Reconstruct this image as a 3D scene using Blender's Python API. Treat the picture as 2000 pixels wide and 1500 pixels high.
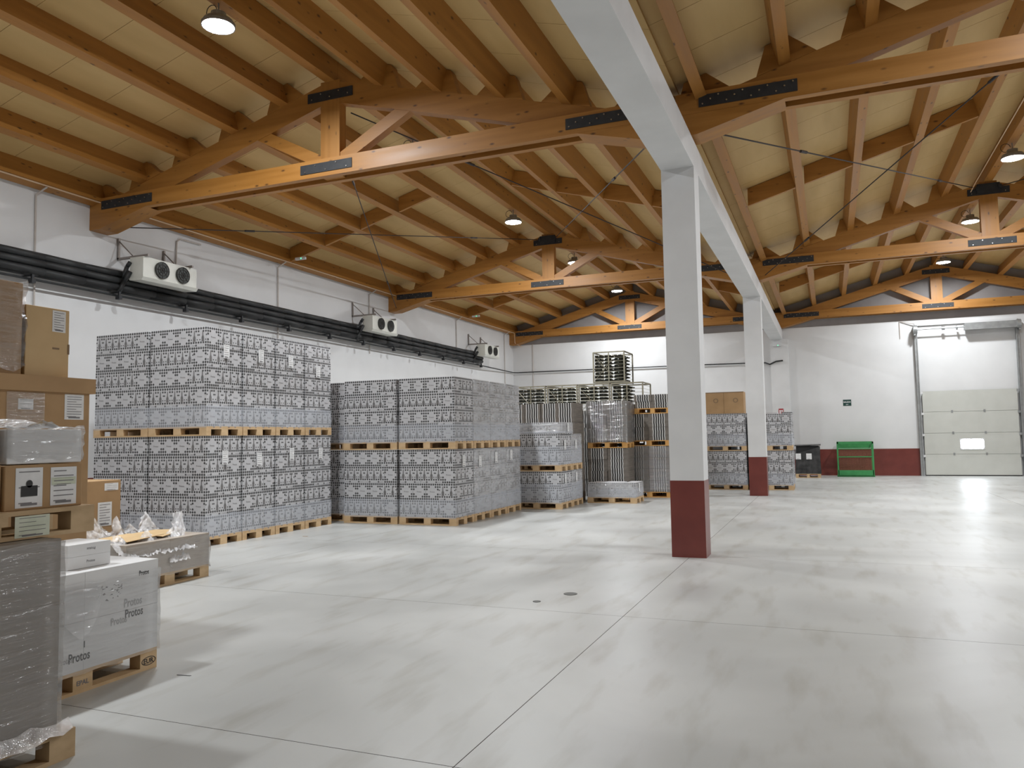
import bpy, bmesh, math, random
from mathutils import Vector, Matrix
random.seed(7)
scene = bpy.context.scene
for o in list(bpy.data.objects): bpy.data.objects.remove(o, do_unlink=True)
COL = scene.collection

# ------------------------------------------------------------------ camera, world, exposure
cam_d = bpy.data.cameras.new('camera'); cam = bpy.data.objects.new('camera', cam_d); COL.objects.link(cam)
cam_d.sensor_width = 36.0; cam_d.lens = 1522.0 / 2000.0 * 36.0; cam_d.clip_start = 0.05; cam_d.clip_end = 200
yaw, pitch, roll = map(math.radians, (-22.1, 3.946, -0.924))
fw = Vector((math.sin(yaw)*math.cos(pitch), math.cos(yaw)*math.cos(pitch), math.sin(pitch)))
rt = Vector((math.cos(yaw), -math.sin(yaw), 0)); up = rt.cross(fw)
r2 = rt*math.cos(roll) + up*math.sin(roll); u2 = -rt*math.sin(roll) + up*math.cos(roll)
cam.matrix_world = Matrix(((r2.x, u2.x, -fw.x, 0.0), (r2.y, u2.y, -fw.y, 0.0), (r2.z, u2.z, -fw.z, 1.6), (0, 0, 0, 1)))
scene.camera = cam
world = bpy.data.worlds.new('world'); scene.world = world; world.use_nodes = True
world.node_tree.nodes['Background'].inputs[0].default_value = (0.55, 0.65, 0.8, 1)
world.node_tree.nodes['Background'].inputs[1].default_value = 0.05
vs = scene.view_settings
vs.view_transform = 'Standard'; vs.look = 'None'; vs.gamma = 1.0; vs.use_curve_mapping = False
vs.exposure = 0.25
scene.cycles.max_bounces = 8; scene.cycles.caustics_reflective = False; scene.cycles.caustics_refractive = False
LAMP = 600.0            # emission of each lamp's round diffuser
LAMP_COL = (0.925, 0.967, 1.0, 1)

# ------------------------------------------------------------------ materials
MT = {}
def lin(c):
    f = lambda v: v/12.92 if v <= .04045 else ((v+.055)/1.055)**2.4
    return tuple(f(v/255.0) for v in c) + (1.0,)
def mat(name, c1, c2=None, scale=(3, 3, 3), rough=.6, metal=0., bump=0., detail=4., spec=.5, rough2=None, coords='Object', contrast=(.35, .65), emit=None):
    m = bpy.data.materials.new(name); m.use_nodes = True; nt = m.node_tree; N = nt.nodes; L = nt.links
    b = N['Principled BSDF']; b.inputs['Roughness'].default_value = rough; b.inputs['Metallic'].default_value = metal
    b.inputs['Specular IOR Level'].default_value = spec
    c2 = c2 or tuple(v*.9 for v in c1[:3]) + (1,)
    tc = N.new('ShaderNodeTexCoord'); mp = N.new('ShaderNodeMapping'); mp.inputs['Scale'].default_value = scale
    L.new(tc.outputs[coords], mp.inputs['Vector'])
    nz = N.new('ShaderNodeTexNoise'); nz.inputs['Scale'].default_value = 1.0; nz.inputs['Detail'].default_value = detail
    L.new(mp.outputs[0], nz.inputs['Vector'])
    rp = N.new('ShaderNodeValToRGB'); rp.color_ramp.elements[0].position = contrast[0]; rp.color_ramp.elements[1].position = contrast[1]
    rp.color_ramp.elements[0].color = c1; rp.color_ramp.elements[1].color = c2
    L.new(nz.outputs['Fac'], rp.inputs[0]); L.new(rp.outputs[0], b.inputs['Base Color'])
    if rough2 is not None:
        mr = N.new('ShaderNodeMapRange'); mr.inputs[1].default_value = .3; mr.inputs[2].default_value = .7
        mr.inputs[3].default_value = rough; mr.inputs[4].default_value = rough2
        L.new(nz.outputs['Fac'], mr.inputs[0]); L.new(mr.outputs[0], b.inputs['Roughness'])
    if bump:
        bp = N.new('ShaderNodeBump'); bp.inputs['Strength'].default_value = bump; bp.inputs['Distance'].default_value = .01
        L.new(nz.outputs['Fac'], bp.inputs['Height']); L.new(bp.outputs[0], b.inputs['Normal'])
    if emit:
        b.inputs['Emission Color'].default_value = emit[0]; b.inputs['Emission Strength'].default_value = emit[1]
    MT[name] = m; return m
def wood(name, axis, c1, c2, knot):
    sc = [9., 9., 9.]; sc['xyz'.index(axis)] = .55
    m = mat(name, c1, c2, tuple(sc), rough=.42, rough2=.55, bump=.08, detail=6, contrast=(.3, .72))
    nt = m.node_tree; N = nt.nodes; L = nt.links; b = N['Principled BSDF']
    rp = [n for n in N if n.bl_idname == 'ShaderNodeValToRGB'][0]
    tc = [n for n in N if n.bl_idname == 'ShaderNodeTexCoord'][0]
    ks = [7.5, 7.5, 7.5]; ks['xyz'.index(axis)] = 3.2
    mp = N.new('ShaderNodeMapping'); mp.inputs['Scale'].default_value = ks; L.new(tc.outputs['Object'], mp.inputs['Vector'])
    vo = N.new('ShaderNodeTexVoronoi'); vo.inputs['Scale'].default_value = 1.; L.new(mp.outputs[0], vo.inputs['Vector'])
    kr = N.new('ShaderNodeValToRGB'); kr.color_ramp.elements[0].position = .05; kr.color_ramp.elements[1].position = .17
    kr.color_ramp.elements[0].color = (1, 1, 1, 1); kr.color_ramp.elements[1].color = (0, 0, 0, 1)
    L.new(vo.outputs['Distance'], kr.inputs[0])
    mx = N.new('ShaderNodeMix'); mx.data_type = 'RGBA'; L.new(kr.outputs[0], mx.inputs['Factor'])
    L.new(rp.outputs[0], mx.inputs['A']); mx.inputs['B'].default_value = knot; L.new(mx.outputs['Result'], b.inputs['Base Color'])
    return m
W1, W2, WK = (.325, .138, .025, 1), (.445, .205, .044, 1), (.10, .040, .012, 1)
for ax in 'xyz': wood('wood_'+ax, ax, W1, W2, WK)
mat('deck', (.56, .378, .150, 1), (.64, .442, .188, 1), (2.5, .5, 2.5), rough=.6, bump=.03)
mat('white_wall', (.70, .70, .70, 1), (.74, .74, .74, 1), (1.2, 1.2, 1.2), rough=.62, bump=.05)
mat('white_concrete', (.68, .68, .68, 1), (.73, .73, .73, 1), (2, 2, 2), rough=.55, bump=.06)
mat('red_paint', (.155, .031, .024, 1), (.185, .040, .030, 1), (3, 3, 3), rough=.30, spec=.5)
mat('carton_grey', (.62, .615, .63, 1), (.57, .565, .58, 1), (6, 6, 6), rough=.55)
mat('ink_black', (.018, .017, .019, 1), (.03, .03, .03, 1), rough=.55)
mat('ink_bottle', (.12, .115, .115, 1), (.20, .19, .19, 1), (30, 30, 30), rough=.55)
mat('ink_text', (.19, .185, .19, 1), (.23, .22, .23, 1), rough=.55)
mat('ink_faint', (.42, .42, .42, 1), (.46, .46, .46, 1), rough=.6)
mat('pallet_wood', (.56, .375, .20, 1), (.68, .485, .28, 1), (5, 5, 9), rough=.7, bump=.15)
mat('pallet_old', (.45, .31, .17, 1), (.60, .43, .25, 1), (5, 5, 9), rough=.75, bump=.15)
mat('pallet_orange', (.66, .34, .10, 1), (.72, .42, .15, 1), (5, 5, 9), rough=.7, bump=.15)
mat('kraft', (.40, .245, .115, 1), (.45, .28, .135, 1), (4, 4, 4), rough=.7)
mat('kraft_light', (.60, .42, .22, 1), (.66, .47, .25, 1), (3, 3, 3), rough=.7)
mat('kraft_dark', (.235, .150, .082, 1), (.27, .175, .095, 1), (4, 4, 4), rough=.6)
mat('kraft_grey', (.40, .345, .29, 1), (.45, .39, .33, 1), (4, 4, 4), rough=.6)
mat('kraft_tower', (.26, .225, .19, 1), (.30, .26, .22, 1), (3, 3, 3), rough=.6)
mat('white_carton', (.78, .78, .78, 1), (.82, .82, .82, 1), (4, 4, 4), rough=.55)
mat('paper', (.80, .80, .80, 1), (.86, .86, .86, 1), (20, 20, 20), rough=.7)
mat('paper_green', (.62, .66, .52, 1), (.70, .73, .60, 1), (12, 12, 12), rough=.7)
mat('plate_black', (.016, .017, .020, 1), (.026, .027, .030, 1), (8, 8, 8), rough=.62)
mat('bolt_steel', (.55, .55, .55, 1), (.65, .65, .65, 1), rough=.3, metal=1.)
mat('rod_dark', (.020, .014, .012, 1), (.03, .02, .018, 1), rough=.6)
mat('pipe_black', (.012, .013, .014, 1), (.026, .028, .029, 1), (9, 2, 9), rough=.55, bump=.25)
mat('grey_metal', (.30, .31, .31, 1), (.38, .39, .39, 1), (6, 6, 6), rough=.42, metal=.6)
mat('bracket_metal', (.26, .23, .21, 1), (.33, .30, .28, 1), (6, 6, 6), rough=.5, metal=.4)
mat('conduit', (.52, .47, .43, 1), (.58, .53, .49, 1), rough=.5)
mat('conduit_tan', (.62, .44, .28, 1), (.68, .50, .33, 1), rough=.5)
mat('ac_white', (.66, .66, .60, 1), (.72, .72, .66, 1), (4, 4, 4), rough=.42)
mat('fan_dark', (.018, .022, .019, 1), (.035, .04, .036, 1), (20, 20, 20), rough=.5)
mat('door_beige', (.55, .555, .51, 1), (.59, .595, .55, 1), (2, 2, 2), rough=.45)
mat('seal_black', (.012, .012, .012, 1), rough=.7)
mat('green_paint', (.035, .24, .070, 1), (.05, .29, .09, 1), (6, 6, 6), rough=.42)
mat('mesh_rust', (.20, .09, .05, 1), (.26, .12, .07, 1), (20, 20, 20), rough=.7)
mat('black_film', (.022, .022, .023, 1), (.06, .06, .06, 1), (7, 7, 5), rough=.28, bump=.7)
mat('rack_metal', (.30, .28, .21, 1), (.37, .34, .26, 1), (9, 9, 9), rough=.45, metal=.5)
mat('bottle_glass', (.010, .012, .008, 1), (.016, .018, .012, 1), rough=.08, spec=.8)
mat('bundle', (.15, .13, .112, 1), (.225, .198, .17, 1), (3, 3, 70), rough=.7, bump=.3)
mat('stripe_white', (.74, .73, .71, 1), (.80, .79, .77, 1), rough=.6)
mat('sign_green', (.010, .055, .045, 1), rough=.5)
mat('sign_red', (.42, .02, .03, 1), rough=.5)
mat('white_plastic', (.74, .74, .74, 1), rough=.4)
mat('led_green', (.05, .8, .3, 1), emit=((.1, 1, .45, 1), 2))
mat('lamp_lens', (.9, .9, .9, 1), emit=(LAMP_COL, LAMP))
mat('window_day', (.8, .9, 1, 1), emit=((.84, .91, 1, 1), 22))
mat('lamp_body', (.33, .33, .33, 1), rough=.45, metal=.5)
mat('drain', (.12, .12, .11, 1), rough=.6)
mat('joint_dark', (.07, .06, .055, 1), rough=1., spec=.0)
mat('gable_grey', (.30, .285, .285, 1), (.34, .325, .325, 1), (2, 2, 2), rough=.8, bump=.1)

def floor_mat():
    m = mat('floor_concrete', (.49, .495, .485, 1), (.575, .58, .565, 1), (.55, .55, .55), rough=.30, rough2=.42, detail=9, contrast=(.32, .66))
    nt = m.node_tree; N = nt.nodes; L = nt.links; b = N['Principled BSDF']
    rp = [n for n in N if n.bl_idname == 'ShaderNodeValToRGB'][0]; tc = [n for n in N if n.bl_idname == 'ShaderNodeTexCoord'][0]
    n2 = N.new('ShaderNodeTexNoise'); n2.inputs['Scale'].default_value = .22; n2.inputs['Detail'].default_value = 6; n2.inputs['Distortion'].default_value = 1.4
    L.new(tc.outputs['Object'], n2.inputs['Vector'])
    r2_ = N.new('ShaderNodeValToRGB'); r2_.color_ramp.elements[0].position = .40; r2_.color_ramp.elements[1].position = .60
    r2_.color_ramp.elements[0].color = (.80, .80, .79, 1); r2_.color_ramp.elements[1].color = (1, 1, 1, 1); L.new(n2.outputs['Fac'], r2_.inputs[0])
    mp = N.new('ShaderNodeMapping'); mp.inputs['Scale'].default_value = (2.2, .5, 1); mp.inputs['Rotation'].default_value = (0, 0, .5); L.new(tc.outputs['Object'], mp.inputs['Vector'])
    n3 = N.new('ShaderNodeTexNoise'); n3.inputs['Scale'].default_value = 2.0; n3.inputs['Detail'].default_value = 8; L.new(mp.outputs[0], n3.inputs['Vector'])
    r3 = N.new('ShaderNodeValToRGB'); r3.color_ramp.elements[0].position = .30; r3.color_ramp.elements[1].position = .48
    r3.color_ramp.elements[0].color = (.83, .81, .775, 1); r3.color_ramp.elements[1].color = (1, 1, 1, 1); L.new(n3.outputs['Fac'], r3.inputs[0])
    a = N.new('ShaderNodeMix'); a.data_type = 'RGBA'; a.blend_type = 'MULTIPLY'; a.inputs['Factor'].default_value = 1
    L.new(rp.outputs[0], a.inputs['A']); L.new(r2_.outputs[0], a.inputs['B'])
    c = N.new('ShaderNodeMix'); c.data_type = 'RGBA'; c.blend_type = 'MULTIPLY'; c.inputs['Factor'].default_value = 1
    L.new(a.outputs['Result'], c.inputs['A']); L.new(r3.outputs[0], c.inputs['B']); L.new(c.outputs['Result'], b.inputs['Base Color'])
    bp = N.new('ShaderNodeBump'); bp.inputs['Strength'].default_value = .04; bp.inputs['Distance'].default_value = .02
    L.new(n3.outputs['Fac'], bp.inputs['Height']); L.new(bp.outputs[0], b.inputs['Normal'])
floor_mat()

def film_mat(name, haze, gloss, tint=(.92, .93, .96, 1), rough=.14, scale=(5, 5, 26), bump=.55, var=.6, dist=.03):
    """clear stretch film: mostly see-through, a little milky, with glints from its wrinkles"""
    m = bpy.data.materials.new(name); m.use_nodes = True; nt = m.node_tree; N = nt.nodes; L = nt.links
    N.remove(N['Principled BSDF']); out = N['Material Output']
    tr = N.new('ShaderNodeBsdfTransparent'); df = N.new('ShaderNodeBsdfDiffuse'); gl = N.new('ShaderNodeBsdfGlossy')
    df.inputs[0].default_value = tint; gl.inputs[0].default_value = (1, 1, 1, 1); gl.inputs['Roughness'].default_value = rough
    tc = N.new('ShaderNodeTexCoord'); mp = N.new('ShaderNodeMapping'); mp.inputs['Scale'].default_value = scale
    L.new(tc.outputs['Object'], mp.inputs[0]); nz = N.new('ShaderNodeTexNoise'); nz.inputs['Scale'].default_value = 1.; nz.inputs['Detail'].default_value = 5
    L.new(mp.outputs[0], nz.inputs['Vector'])
    bp = N.new('ShaderNodeBump'); bp.inputs['Strength'].default_value = bump; bp.inputs['Distance'].default_value = dist
    L.new(nz.outputs['Fac'], bp.inputs['Height']); L.new(bp.outputs[0], gl.inputs['Normal'])
    hz = N.new('ShaderNodeMapRange'); hz.inputs[1].default_value = .25; hz.inputs[2].default_value = .75
    hz.inputs[3].default_value = haze*(1-var); hz.inputs[4].default_value = haze*(1+var); L.new(nz.outputs['Fac'], hz.inputs[0])
    m1 = N.new('ShaderNodeMixShader'); L.new(hz.outputs[0], m1.inputs[0]); L.new(tr.outputs[0], m1.inputs[1]); L.new(df.outputs[0], m1.inputs[2])
    lw = N.new('ShaderNodeLayerWeight'); lw.inputs[0].default_value = .25; L.new(bp.outputs[0], lw.inputs['Normal'])
    mm = N.new('ShaderNodeMath'); mm.operation = 'MULTIPLY_ADD'; mm.inputs[1].default_value = gloss*2; mm.inputs[2].default_value = gloss*.35; L.new(lw.outputs['Fresnel'], mm.inputs[0])
    m2 = N.new('ShaderNodeMixShader'); L.new(mm.outputs[0], m2.inputs[0]); L.new(m1.outputs[0], m2.inputs[1]); L.new(gl.outputs[0], m2.inputs[2])
    L.new(m2.outputs[0], out.inputs['Surface']); MT[name] = m
film_mat('film_thin', .03, .05, var=.4, bump=.3)
film_mat('film_band', .24, .07, tint=(.80, .84, .92, 1), scale=(3, 3, 8), var=.25, bump=.25)
film_mat('film_shiny', .32, .26, rough=.12, scale=(3, 3, 14), bump=1., dist=.06)
film_mat('film_near', .08, .22, rough=.13, scale=(5, 2.2, 24), bump=1., dist=.016)
film_mat('film_tower', .08, .22, rough=.13, scale=(6, 2.6, 29), bump=1., dist=.021)
film_mat('film_stripe', .10, .34, rough=.14, scale=(2.5, 2.5, 13), bump=1., dist=.07)
film_mat('film_loose', .55, .34, tint=(.95, .95, .97, 1), rough=.10, scale=(11, 11, 11), bump=1., dist=.05)

# ------------------------------------------------------------------ mesh helpers
class MB:
    def __init__(s): s.v = []; s.f = []; s.m = []
    def add(s, vs_, fs, mi=0):
        b = len(s.v); s.v += [tuple(p) for p in vs_]
        for f in fs: s.f.append(tuple(i+b for i in f)); s.m.append(mi)
        return s
    def box(s, x0, x1, y0, y1, z0, z1, mi=0):
        return s.add([(x0,y0,z0),(x1,y0,z0),(x1,y1,z0),(x0,y1,z0),(x0,y0,z1),(x1,y0,z1),(x1,y1,z1),(x0,y1,z1)],
                     [(0,3,2,1),(4,5,6,7),(0,1,5,4),(1,2,6,5),(2,3,7,6),(3,0,4,7)], mi)
    def prism(s, poly, a0, a1, axis='y', mi=0):
        n = len(poly)
        if axis == 'y': P = [(p[0], a0, p[1]) for p in poly] + [(p[0], a1, p[1]) for p in poly]
        elif axis == 'x': P = [(a0, p[0], p[1]) for p in poly] + [(a1, p[0], p[1]) for p in poly]
        else: P = [(p[0], p[1], a0) for p in poly] + [(p[0], p[1], a1) for p in poly]
        return s.add(P, [tuple(range(n))] + [tuple(range(2*n-1, n-1, -1))] + [(i, i+n, (i+1) % n + n, (i+1) % n) for i in range(n)], mi)
    def tube(s, p0, p1, r, n=8, mi=0, r1=None):
        p0, p1 = Vector(p0), Vector(p1); d = (p1-p0).normalized(); r1 = r if r1 is None else r1
        a = d.cross(Vector((0, 0, 1)) if abs(d.z) < .9 else Vector((1, 0, 0))).normalized(); b = d.cross(a)
        P = []
        for q, rr in ((p0, r), (p1, r1)):
            for k in range(n):
                t = 2*math.pi*k/n; P.append(q + a*(rr*math.cos(t)) + b*(rr*math.sin(t)))
        return s.add(P, [tuple(range(n-1, -1, -1)), tuple(range(n, 2*n))] + [(i, (i+1) % n, (i+1) % n+n, i+n) for i in range(n)], mi)
    def path(s, pts, r, n=8, mi=0):
        for a, b in zip(pts[:-1], pts[1:]): s.tube(a, b, r, n, mi)
        return s
    def mesh(s, name, mats, smooth=False):
        me = bpy.data.meshes.new(name); me.from_pydata(s.v, [], s.f)
        for m in mats: me.materials.append(MT[m])
        me.polygons.foreach_set('material_index', s.m)
        if smooth: me.polygons.foreach_set('use_smooth', [True]*len(s.f))
        bm = bmesh.new(); bm.from_mesh(me); bmesh.ops.recalc_face_normals(bm, faces=bm.faces); bm.to_mesh(me); bm.free()
        return me
def link(name, data, parent=None, loc=(0, 0, 0), rz=0.):
    o = bpy.data.objects.new(name, data); COL.objects.link(o); o.location = loc; o.rotation_euler = (0, 0, rz)
    if parent: o.parent = parent
    return o
def part(name, mb, mats, parent=None, loc=(0, 0, 0), smooth=False, rz=0.):
    if isinstance(mats, str): mats = [mats]
    return link(name, mb.mesh(name, mats, smooth), parent, loc, rz)
LABELS = {}
def tag(o, label, cat, group=None):
    o['label'] = label; o['category'] = cat
    if group: o['group'] = group
    LABELS[label] = LABELS.get(label, 0) + 1
    return o
def thing(name, label, cat, loc=(0, 0, 0), group=None, rz=0.):
    return tag(link(name, None, None, loc, rz), label, cat, group)
def struct(o): o['kind'] = 'structure'; return o
def bx(*a): return MB().box(*a)
_txt = {}
def text_polys(s):
    """flat outline of a word, unit height, centred"""
    if s in _txt: return _txt[s]
    cu = bpy.data.curves.new('t', 'FONT'); cu.body = s; cu.size = 1.; cu.resolution_u = 2; cu.offset = .02
    ob = bpy.data.objects.new('t', cu); COL.objects.link(ob)
    dg = bpy.context.evaluated_depsgraph_get(); me = ob.evaluated_get(dg).to_mesh()
    V = [(v.co.x, v.co.y) for v in me.vertices]; F = [tuple(p.vertices) for p in me.polygons]
    ob.evaluated_get(dg).to_mesh_clear(); bpy.data.objects.remove(ob); bpy.data.curves.remove(cu)
    xs = [p[0] for p in V]; ys = [p[1] for p in V]; cx = (min(xs)+max(xs))/2; cy = (min(ys)+max(ys))/2
    _txt[s] = ([(x-cx, y-cy) for x, y in V], F, max(xs)-min(xs)); return _txt[s]
def put_text(mb, s, f, cu, cv, width, mi, flip=False, ys=1.):
    V, F, w = text_polys(s); k = width/w * (-1 if flip else 1)
    mb.add([f(cu+x*k, cv+y*k*ys) for x, y in V], F, mi)

# ------------------------------------------------------------------ setting
XL, XR, YF, YB = -12.79, 9.05, -3.0, 31.7
CX0, CX1, XV = -1.99, -1.55, -1.77          # column line
RC = {'left': -7.45, 'right': 3.75}           # ridge of each bay
SL, ZT, HP = .28, 7.57, .355                   # roof slope, rafter top at the ridge, purlin height
fl = struct(link('floor', None))
xs_ = [XL, -7.2, XV, 3.7, XR]; ys_ = [YF, 3.52, 6.9, 10.6, 16., 21.4, 26.5, YB]
for i in range(4):
    for j in range(7):
        g = .0028
        part('floor_slab', bx(xs_[i]+g, xs_[i+1]-g, ys_[j]+g, ys_[j+1]-g, -.12, 0), 'floor_concrete', fl)
part('floor_bed', bx(XL, XR, YF, YB, -.2, -.0006), 'joint_dark', fl)
part('drain_cover', MB().tube((-2.52, 7.7, 0), (-2.52, 7.7, .004), .07, 20), 'drain', fl)
part('drain_cover', MB().tube((-2.72, 7.25, 0), (-2.72, 7.25, .004), .04, 14), 'drain', fl)
def wall(name, b, dado):
    w = struct(part(name, b, 'white_wall'))
    for d in dado: part('dado', d, 'red_paint', w)
gz = lambda x: 6.32 if True else 0
wall('wall_left', bx(XL-.3, XL, YF, YB+.3, 0, 6.55), [bx(XL, XL+.006, YF, YB, 0, .98)])
wall('wall_right', bx(XR, XR+.3, YF, YB+.3, 0, 6.55), [bx(XR-.006, XR, YF, YB, 0, .98)])
wall('wall_back', bx(XL, XR, YB, YB+.3, 0, 5.64),
     [bx(XL+.006, -2.0, YB-.006, YB, 0, .98), bx(-1.35, 3.0, YB-.006, YB, 0, .98), bx(6.3, XR-.006, YB-.006, YB, 0, .98)])
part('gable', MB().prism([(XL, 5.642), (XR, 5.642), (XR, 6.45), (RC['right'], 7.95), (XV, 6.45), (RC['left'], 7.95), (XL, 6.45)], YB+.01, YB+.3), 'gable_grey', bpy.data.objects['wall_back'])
wall('wall_front', MB().prism([(XL, 0), (XR, 0), (XR, 6.45), (RC['right'], 7.95), (XV, 6.45), (RC['left'], 7.95), (XL, 6.45)], YF-.3, YF), [])

# columns and long beam
def column(name, x0, x1, y0, y1, ztop, lab):
    c = tag(link(name, None, None, ((x0+x1)/2, (y0+y1)/2, 0)), lab, 'column'); c['kind'] = 'structure'
    hx, hy = (x1-x0)/2, (y1-y0)/2
    part('shaft', bx(-hx, hx, -hy, hy, 0, ztop), 'white_concrete', c)
    e = .003
    m = MB(); m.box(-hx-e, hx+e, -hy-e, hy+e, .0, 1.0); part('painted_base', m, 'red_paint', c)
column('column', CX0, CX1, 10.42, 10.82, 5.2, 'nearest white square column with dark red painted foot')
column('column', CX0, CX1, 21.2, 21.6, 5.2, 'farther white square column with dark red foot, before patterned loads')
struct(part('trim_1', bx(-2.0, -1.35, 31.35, YB, 0, 5.2), 'white_concrete'))
bm_ = struct(part('trim_2', bx(CX0, CX1, YF, YB, 5.2, 5.58), 'white_concrete'))

# ------------------------------------------------------------------ roof: deck panels, purlins, cleats, bridging
ceil = struct(link('ceiling', None))
cosn = math.cos(math.atan(SL)); sinn = math.sin(math.atan(SL))
def rz(bay, x, off=0.): return ZT + off - SL*abs(x-RC[bay])
PD = [5.17, 4.10, 3.06, 1.99, .93]            # purlin lines, distance from the ridge
SPANS = [(YF, 10.62), (10.62, 21.37), (21.37, 31.68)]
ypan = [YF + .02]; y = 8.81 - .98*12
ypan = [8.81 + .982*k for k in range(-13, 25) if YF < 8.81 + .982*k < YB]; ypan = [YF] + ypan + [YB]
for bay, sg in (('left', -1), ('left', 1), ('right', -1), ('right', 1)):
    c = RC[bay]; xe = {('left', -1): XL-.05, ('left', 1): XV, ('right', -1): XV, ('right', 1): XR+.05}[(bay, sg)]
    hd = HP/cosn
    for a, b in zip(ypan[:-1], ypan[1:]):
        poly = [(c, rz(bay, c, hd)), (xe, rz(bay, xe, hd)), (xe, rz(bay, xe, hd+.06)), (c, rz(bay, c, hd+.06))]
        part('roof_panel', MB().prism(poly, a+.0038, b-.0038), 'deck', ceil)
def purlin_poly(bay, sg, d, w, h):
    """rectangle standing square on the slope; d = distance of its centre line"""
    cx = RC[bay] + sg*d; z = ZT - SL*d
    t = Vector((sg*cosn, -sinn)); n = Vector((sg*sinn, cosn)); p = Vector((cx, z))
    return [tuple(p - t*w/2), tuple(p + t*w/2), tuple(p + t*w/2 + n*h), tuple(p - t*w/2 + n*h)]
for bay in ('left', 'right'):
    for sg in (-1, 1):
        for k, d in enumerate(PD):
            w = .24 if (k == 0 and ((bay == 'left' and sg < 0) or (bay == 'right' and sg > 0))) else .150
            for (ya, yb) in SPANS:
                pu = part('purlin', MB().prism(purlin_poly(bay, sg, d, w, HP), ya+.003, yb-.003), 'wood_y', ceil)
                if ya > 0:                     # cleats on both sides, over the truss the span starts from
                    cx = RC[bay] + sg*d; z = ZT - SL*d
                    t = Vector((sg*cosn, -sinn)); n = Vector((sg*sinn, cosn)); p = Vector((cx, z))
                    for s2, wb in ((1, .30), (-1, .33)):
                        e0 = p + t*s2*w/2
                        poly = [tuple(e0), tuple(e0 + t*s2*wb), tuple(e0 + t*s2*wb*.26 + n*HP*.97), tuple(e0 + n*HP*.97)]
                        part('cleat', MB().prism(poly, ya-.09, ya+.09), 'wood_x', pu)
    for (ya, yb) in SPANS:
        c = RC[bay]
        part('purlin', bx(c-.09, c+.09, ya+.003, yb-.003, ZT-.02, ZT+HP-.02), 'wood_y', ceil)
    # bridging between purlins at mid span
    for ym in (16.0, 26.5):
        for sg in (-1, 1):
            for d0, d1 in zip(PD[:-1], PD[1:]):
                hd = HP/cosn; a = RC[bay]+sg*(d0-.085); b = RC[bay]+sg*(d1+.085)
                poly = [(a, rz(bay, a, .01)), (b, rz(bay, b, .01)), (b, rz(bay, b, hd-.01)), (a, rz(bay, a, hd-.01))]
                part('bridging', MB().prism(poly, ym, ym+.07), 'wood_x', ceil)

# ------------------------------------------------------------------ trusses
def truss(bay, y0, xa, xb, lab, brace):
    c = RC[bay]; t = thing('roof_truss', lab, 'truss', (c, y0+.2, 5.64), 'timber roof trusses')
    O = lambda mb: MB().add([(v[0]-c, v[1]-y0-.2, v[2]-5.64) for v in mb.v], mb.f)
    P = lambda n, mb, m: part(n, O(mb), m, t)
    yf, ym0, ym1, yb_ = y0, y0+.12, y0+.29, y0+.40
    P('bottom_chord', bx(xa, xb, yf, ym0-.005, 5.92, 6.21), 'wood_x'); P('bottom_chord', bx(xa, xb, ym1+.005, yb_, 5.92, 6.21), 'wood_x')
    for s, xe in ((-1, xa), (1, xb)):
        i = -s
        P('corbel', MB().prism([(xe, 5.918), (xe, 5.63), (xe+i*.27, 5.63), (xe+i*1.4, 5.918)], yf, yb_), 'wood_x')
        zt = lambda x: ZT - SL*abs(x-c)
        P('rafter', MB().prism([(c, ZT), (c, ZT-.36), (xe, zt(xe)-.36), (xe, zt(xe))], ym0, ym1), 'wood_x')
        p0 = Vector((c+s*.16, 6.20)); p1 = Vector((c+s*1.55, 6.93)); dd = (p1-p0).normalized(); nn = Vector((-dd.y, dd.x))*.10
        P('strut', MB().prism([tuple(p0-nn), tuple(p1-nn), tuple(p1+nn), tuple(p0+nn)], ym0+.01, ym1-.01), 'wood_x')
        def plate(x0, x1, z0, z1, y, nb, rows):
            pl = P('steel_plate', bx(x0, x1, y-.012, y, z0, z1), 'plate_black')
            b = MB()
            for q in range(nb):
                bxx = x0 + (x1-x0)*(q+.5)/nb; r = rows[q % len(rows)]
                b.tube((bxx, y-.024, z0+(z1-z0)*r), (bxx, y-.011, z0+(z1-z0)*r), .011, 6)
            bo = part('bolts', O(b), 'bolt_steel', pl); bo['kind'] = 'stuff'
        e0 = xe + i*.31; e1 = xe + i*1.56
        plate(min(e0, e1), max(e0, e1), 5.99, 6.15, yf, 12, (.22, .55, .82))
    P('king_post', bx(c-.185, c+.185, ym0-.006, ym1+.006, 5.95, 7.56), 'wood_z')
    plate(c-.5, c+.5, 5.99, 6.145, yf, 5, (.2, .8)); plate(c-.44, c+.44, 7.24, 7.40, ym0-.006, 5, (.3, .75))
    if brace:
        P('brace_bracket', MB().box(c-.24, c+.24, ym0-.05, ym0-.02, 7.27, 7.50).box(c-.27, c-.2, ym0-.09, ym0-.02, 7.36, 7.44).box(c+.2, c+.27, ym0-.09, ym0-.02, 7.36, 7.44), 'plate_black')
    return t
truss('left', 10.42, XL, XV-.005, 'nearest timber roof truss in the left bay, above the patterned stacks', False)
truss('left', 21.20, XL, XV-.005, 'middle timber roof truss in the left bay, second from camera', True)
truss('left', 31.27, XL, XV-.005, 'farthest timber roof truss in the left bay, against the back wall', False)
truss('right', 10.42, XV+.005, XR, 'nearest timber roof truss in the right bay, cut by the right edge', False)
truss('right', 21.20, XV+.005, XR, 'middle timber roof truss in the right bay, with bracing rods', True)
truss('right', 31.27, XV+.005, XR, 'farthest timber roof truss in the right bay, above the loading door', False)

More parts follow.
